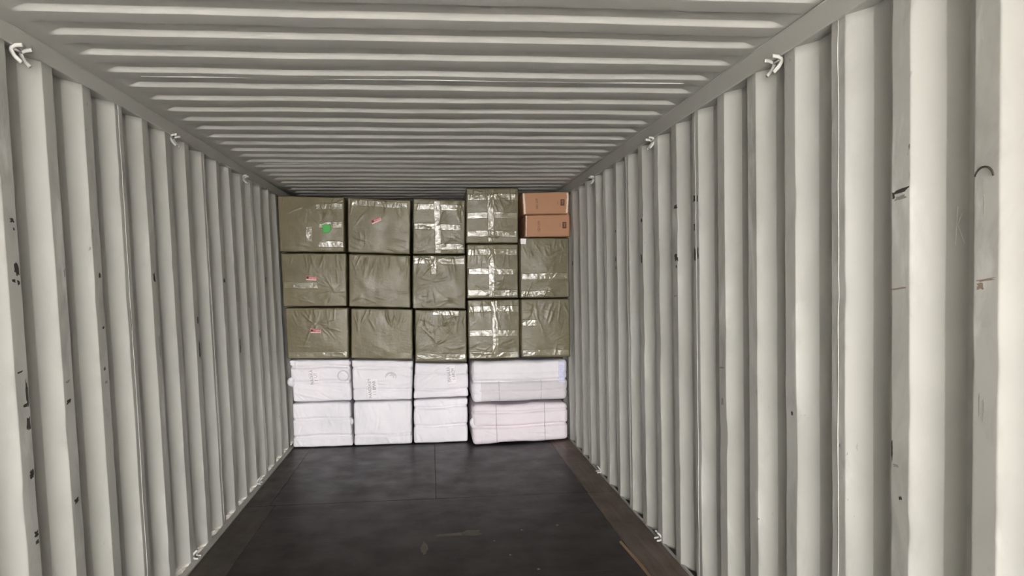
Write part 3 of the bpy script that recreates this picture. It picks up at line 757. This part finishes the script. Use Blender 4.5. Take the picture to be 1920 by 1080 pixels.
# ------------------------------------------------------------------ white sacks
def sack_creases(seed, n, diag=0.0):
    r = random.Random(seed); out = []
    for k in range(n):
        out.append((r.uniform(0.05, 0.95), r.uniform(0.05, 0.95), diag + r.uniform(-0.35, 0.35), r.uniform(0.05, 0.18), r.uniform(0.006, 0.015), r.uniform(-0.005, 0.006)))
    for k in range(n // 2):
        out.append((r.choice((r.uniform(0.02, 0.12), r.uniform(0.88, 0.98))), r.uniform(0.1, 0.9), r.uniform(0.9, 2.2), r.uniform(0.03, 0.08), r.uniform(0.005, 0.012), r.uniform(-0.005, 0.007)))
    return out
GAP = 0.010
SACKS = {
 'w1u': (41, [(0.17, 0.012, 0.010), (0.52, 0.010, 0.012)], 18, 0.45, 'white sack with a grey tied ring at its corner, upper one against the left wall'),
 'w1l': (42, [(0.36, 0.010, GAP), (0.74, 0.010, GAP)], 10, 1.3, 'white sack with layered sides, on the floor in the left-hand column'),
 'w2u': (43, [(0.20, 0.010, 0.012), (0.72, 0.007, GAP)], 14, 0.1, 'white sack with a printed label and a grey stamp, upper one of its column'),
 'w2l': (44, [(0.76, 0.007, GAP)], 14, 1.5, 'smooth white sack on the floor in the second column, below the labelled one'),
 'w3u': (45, [(0.30, 0.006, GAP), (0.76, 0.009, 0.012)], 18, -0.3, 'white sack with a label reaching its top edge, above the three layered one'),
 'w3l': (46, [(0.19, 0.012, GAP), (0.60, 0.012, GAP)], 10, 1.2, 'white three layered sack on the floor, left of the long white bale'),
}
for key, (seed, gr, n, diag, label) in SACKS.items():
    quad, yf = QUADS[key]; yf = yf[0]
    F = Face(quad, yf, 0.62, 0.020, 0.016, seed, sack_creases(seed, n, diag), gr, 0.005, 0.0025)
    root = empty('white_sack', base_point(quad, yf)); thing(root, label, 'sack', 'white sacks under the olive boxes')
    F.mesh('sack_body', MAT['sack'], root, 104, 84)
    if key == 'w1u':
        lb = F.patch('paper_label', 0.305, 0.475, 0.27, 0.54, MAT['label_paper'], root, 0.006, 14, 18, rot=0.04); lb['label'] = 'white paper label with two lines of grey print'
        F.text('printed_text', 'NADEKA\n1  UT', 0.39, 0.41, 0.036, math.pi / 2 + 0.02, MAT['ink'], lb, 0.0085, 0.82)
        cx, cz, R_ = 0.875, 0.39, 0.044
        an = np.linspace(0, 2 * math.pi, 40)
        uu = cx + R_ * np.cos(an) / F.w; vv = cz + R_ * np.sin(an) / F.h
        X, Z = F.xz(uu, vv); Y_ = F.y(uu, vv) + 0.0005
        v, f = tube(list(zip(X, Y_, Z)), 0.0052, 8); k = mesh_obj('tied_ring', v, f, MAT['stamp'], root, True); k['label'] = 'grey ring of twisted sack neck'
        v, f = tube(smooth_path([(-1.118, 6.25, 0.562), (-1.128, 6.235, 0.556), (-1.133, 6.228, 0.543), (-1.128, 6.235, 0.530), (-1.118, 6.25, 0.524)], 5), 0.024, 12)
        k = mesh_obj('knot', v, f, MAT['sack'], root, True)
    if key == 'w2u':
        lb = F.patch('paper_label', 0.235, 0.425, 0.44, 0.95, MAT['label_paper'], root, 0.006, 14, 24, rot=-0.04); lb['label'] = 'white paper label with two lines of grey print'
        F.text('printed_text', 'HANOEKEM\n1 1 BMAR', 0.330, 0.685, 0.040, math.pi / 2 + 0.05, MAT['ink'], lb, 0.0085, 0.74)
        for rad, a0, a1 in ((1.0, -0.3, 3.3), (0.78, 0.3, 2.9), (0.55, -0.5, 1.5), (0.30, 0.2, 2.6)):
            pts = [(0.64 + rad * 0.042 * math.cos(a) / F.w, 0.40 - rad * 0.036 * math.sin(a) / F.h) for a in np.linspace(a0, a1, 18)]
            uu, vv = np.array(pts).T; X, Z = F.xz(uu, vv); Y_ = F.y(uu, vv) + 0.001
            v, f = tube(list(zip(X, Y_, Z)), 0.0042, 6); k = mesh_obj('ink_stamp', v, f, MAT['stamp'], root, True)
            if rad == 1.0: k['label'] = 'grey half-round ink stamp'
    if key == 'w3u':
        lb = F.patch('paper_label', 0.60, 0.77, 0.02, 0.60, MAT['label_paper'], root, 0.006, 14, 24, rot=-0.10); lb['label'] = 'white paper label with two lines of grey print'
        F.text('printed_text', 'MANALRA\n1 ANEM', 0.680, 0.32, 0.038, math.pi / 2 + 0.11, MAT['ink'], lb, 0.0085, 0.74)
    if key == 'w1l':
        v, f = tube(smooth_path([(-0.662, 6.25, 0.228), (-0.655, 6.234, 0.222), (-0.652, 6.228, 0.208), (-0.655, 6.234, 0.196), (-0.662, 6.25, 0.190)], 5), 0.012, 12)
        mesh_obj('knot', v, f, MAT['sack'], root, True)
    inv = Matrix.Translation(-root.location)
    for c in root.children: c.matrix_parent_inverse = inv

BALES = {
 'w4u': (51, [(0.34, 0.004, GAP), (0.50, 0.016, 0.012), (0.74, 0.006, GAP)], 'long white bale with a pale blue label, upper of the two by the right wall'),
 'w4l': (52, [(0.21, 0.010, GAP), (0.56, 0.016, 0.012)], 'long pinkish white bale on the floor with two strapping cords, by the right wall'),
}
for key, (seed, gr, label) in BALES.items():
    quad, yf = QUADS[key]
    F = Face(quad, yf, 0.66, 0.045, 0.010, seed, sack_creases(seed, 18, 0.0), gr, 0.004, 0.007)
    root = empty('long_white_bale', base_point(quad, yf)); thing(root, label, 'bale', 'long white bales by the right wall')
    F.mesh('bale_body', MAT['sack' if key == 'w4u' else 'sack_pink'], root, 150, 84)
    if key == 'w4u':
        k = F.patch('inner_layer', 0.10, 0.985, 0.515, 0.965, MAT['sack_grey'], root, 0.0022, 80, 24, 0.004, 0.0008, 9); k['label'] = 'greyer inner layer of the bale'
    for c in ((0.285, 0.715) if key == 'w4u' else (0.255, 0.745)):
        k = F.patch('strapping_cord', c - 0.0035, c + 0.0035, 0.50 if key == 'w4u' else 0.02, 0.98, MAT['cord'], root, 0.003, 4, 60, 0.004, 0, seed + int(c * 10))
        k['label'] = 'thin grey strapping cord'
    if key == 'w4u':
        lb = F.patch('paper_label', 0.895, 0.975, 0.06, 0.56, MAT['label_blue'], root, 0.005, 12, 24, rot=0.0); lb['label'] = 'pale blue printed label'
        F.text('printed_text', 'NO 10 EMNA\nNO 25 EMAR\nARENO 251', 0.935, 0.30, 0.0175, math.pi / 2, MAT['ink_blue'], lb, 0.0075, 1.05)
    else:
        v, f = tube(smooth_path([(0.336, 6.11, 0.225), (0.322, 6.10, 0.212), (0.312, 6.10, 0.190), (0.322, 6.10, 0.168), (0.338, 6.11, 0.158)], 5), 0.020, 12)
        mesh_obj('tied_corner', v, f, MAT['sack'], root, True)
    inv = Matrix.Translation(-root.location)
    for c in root.children: c.matrix_parent_inverse = inv
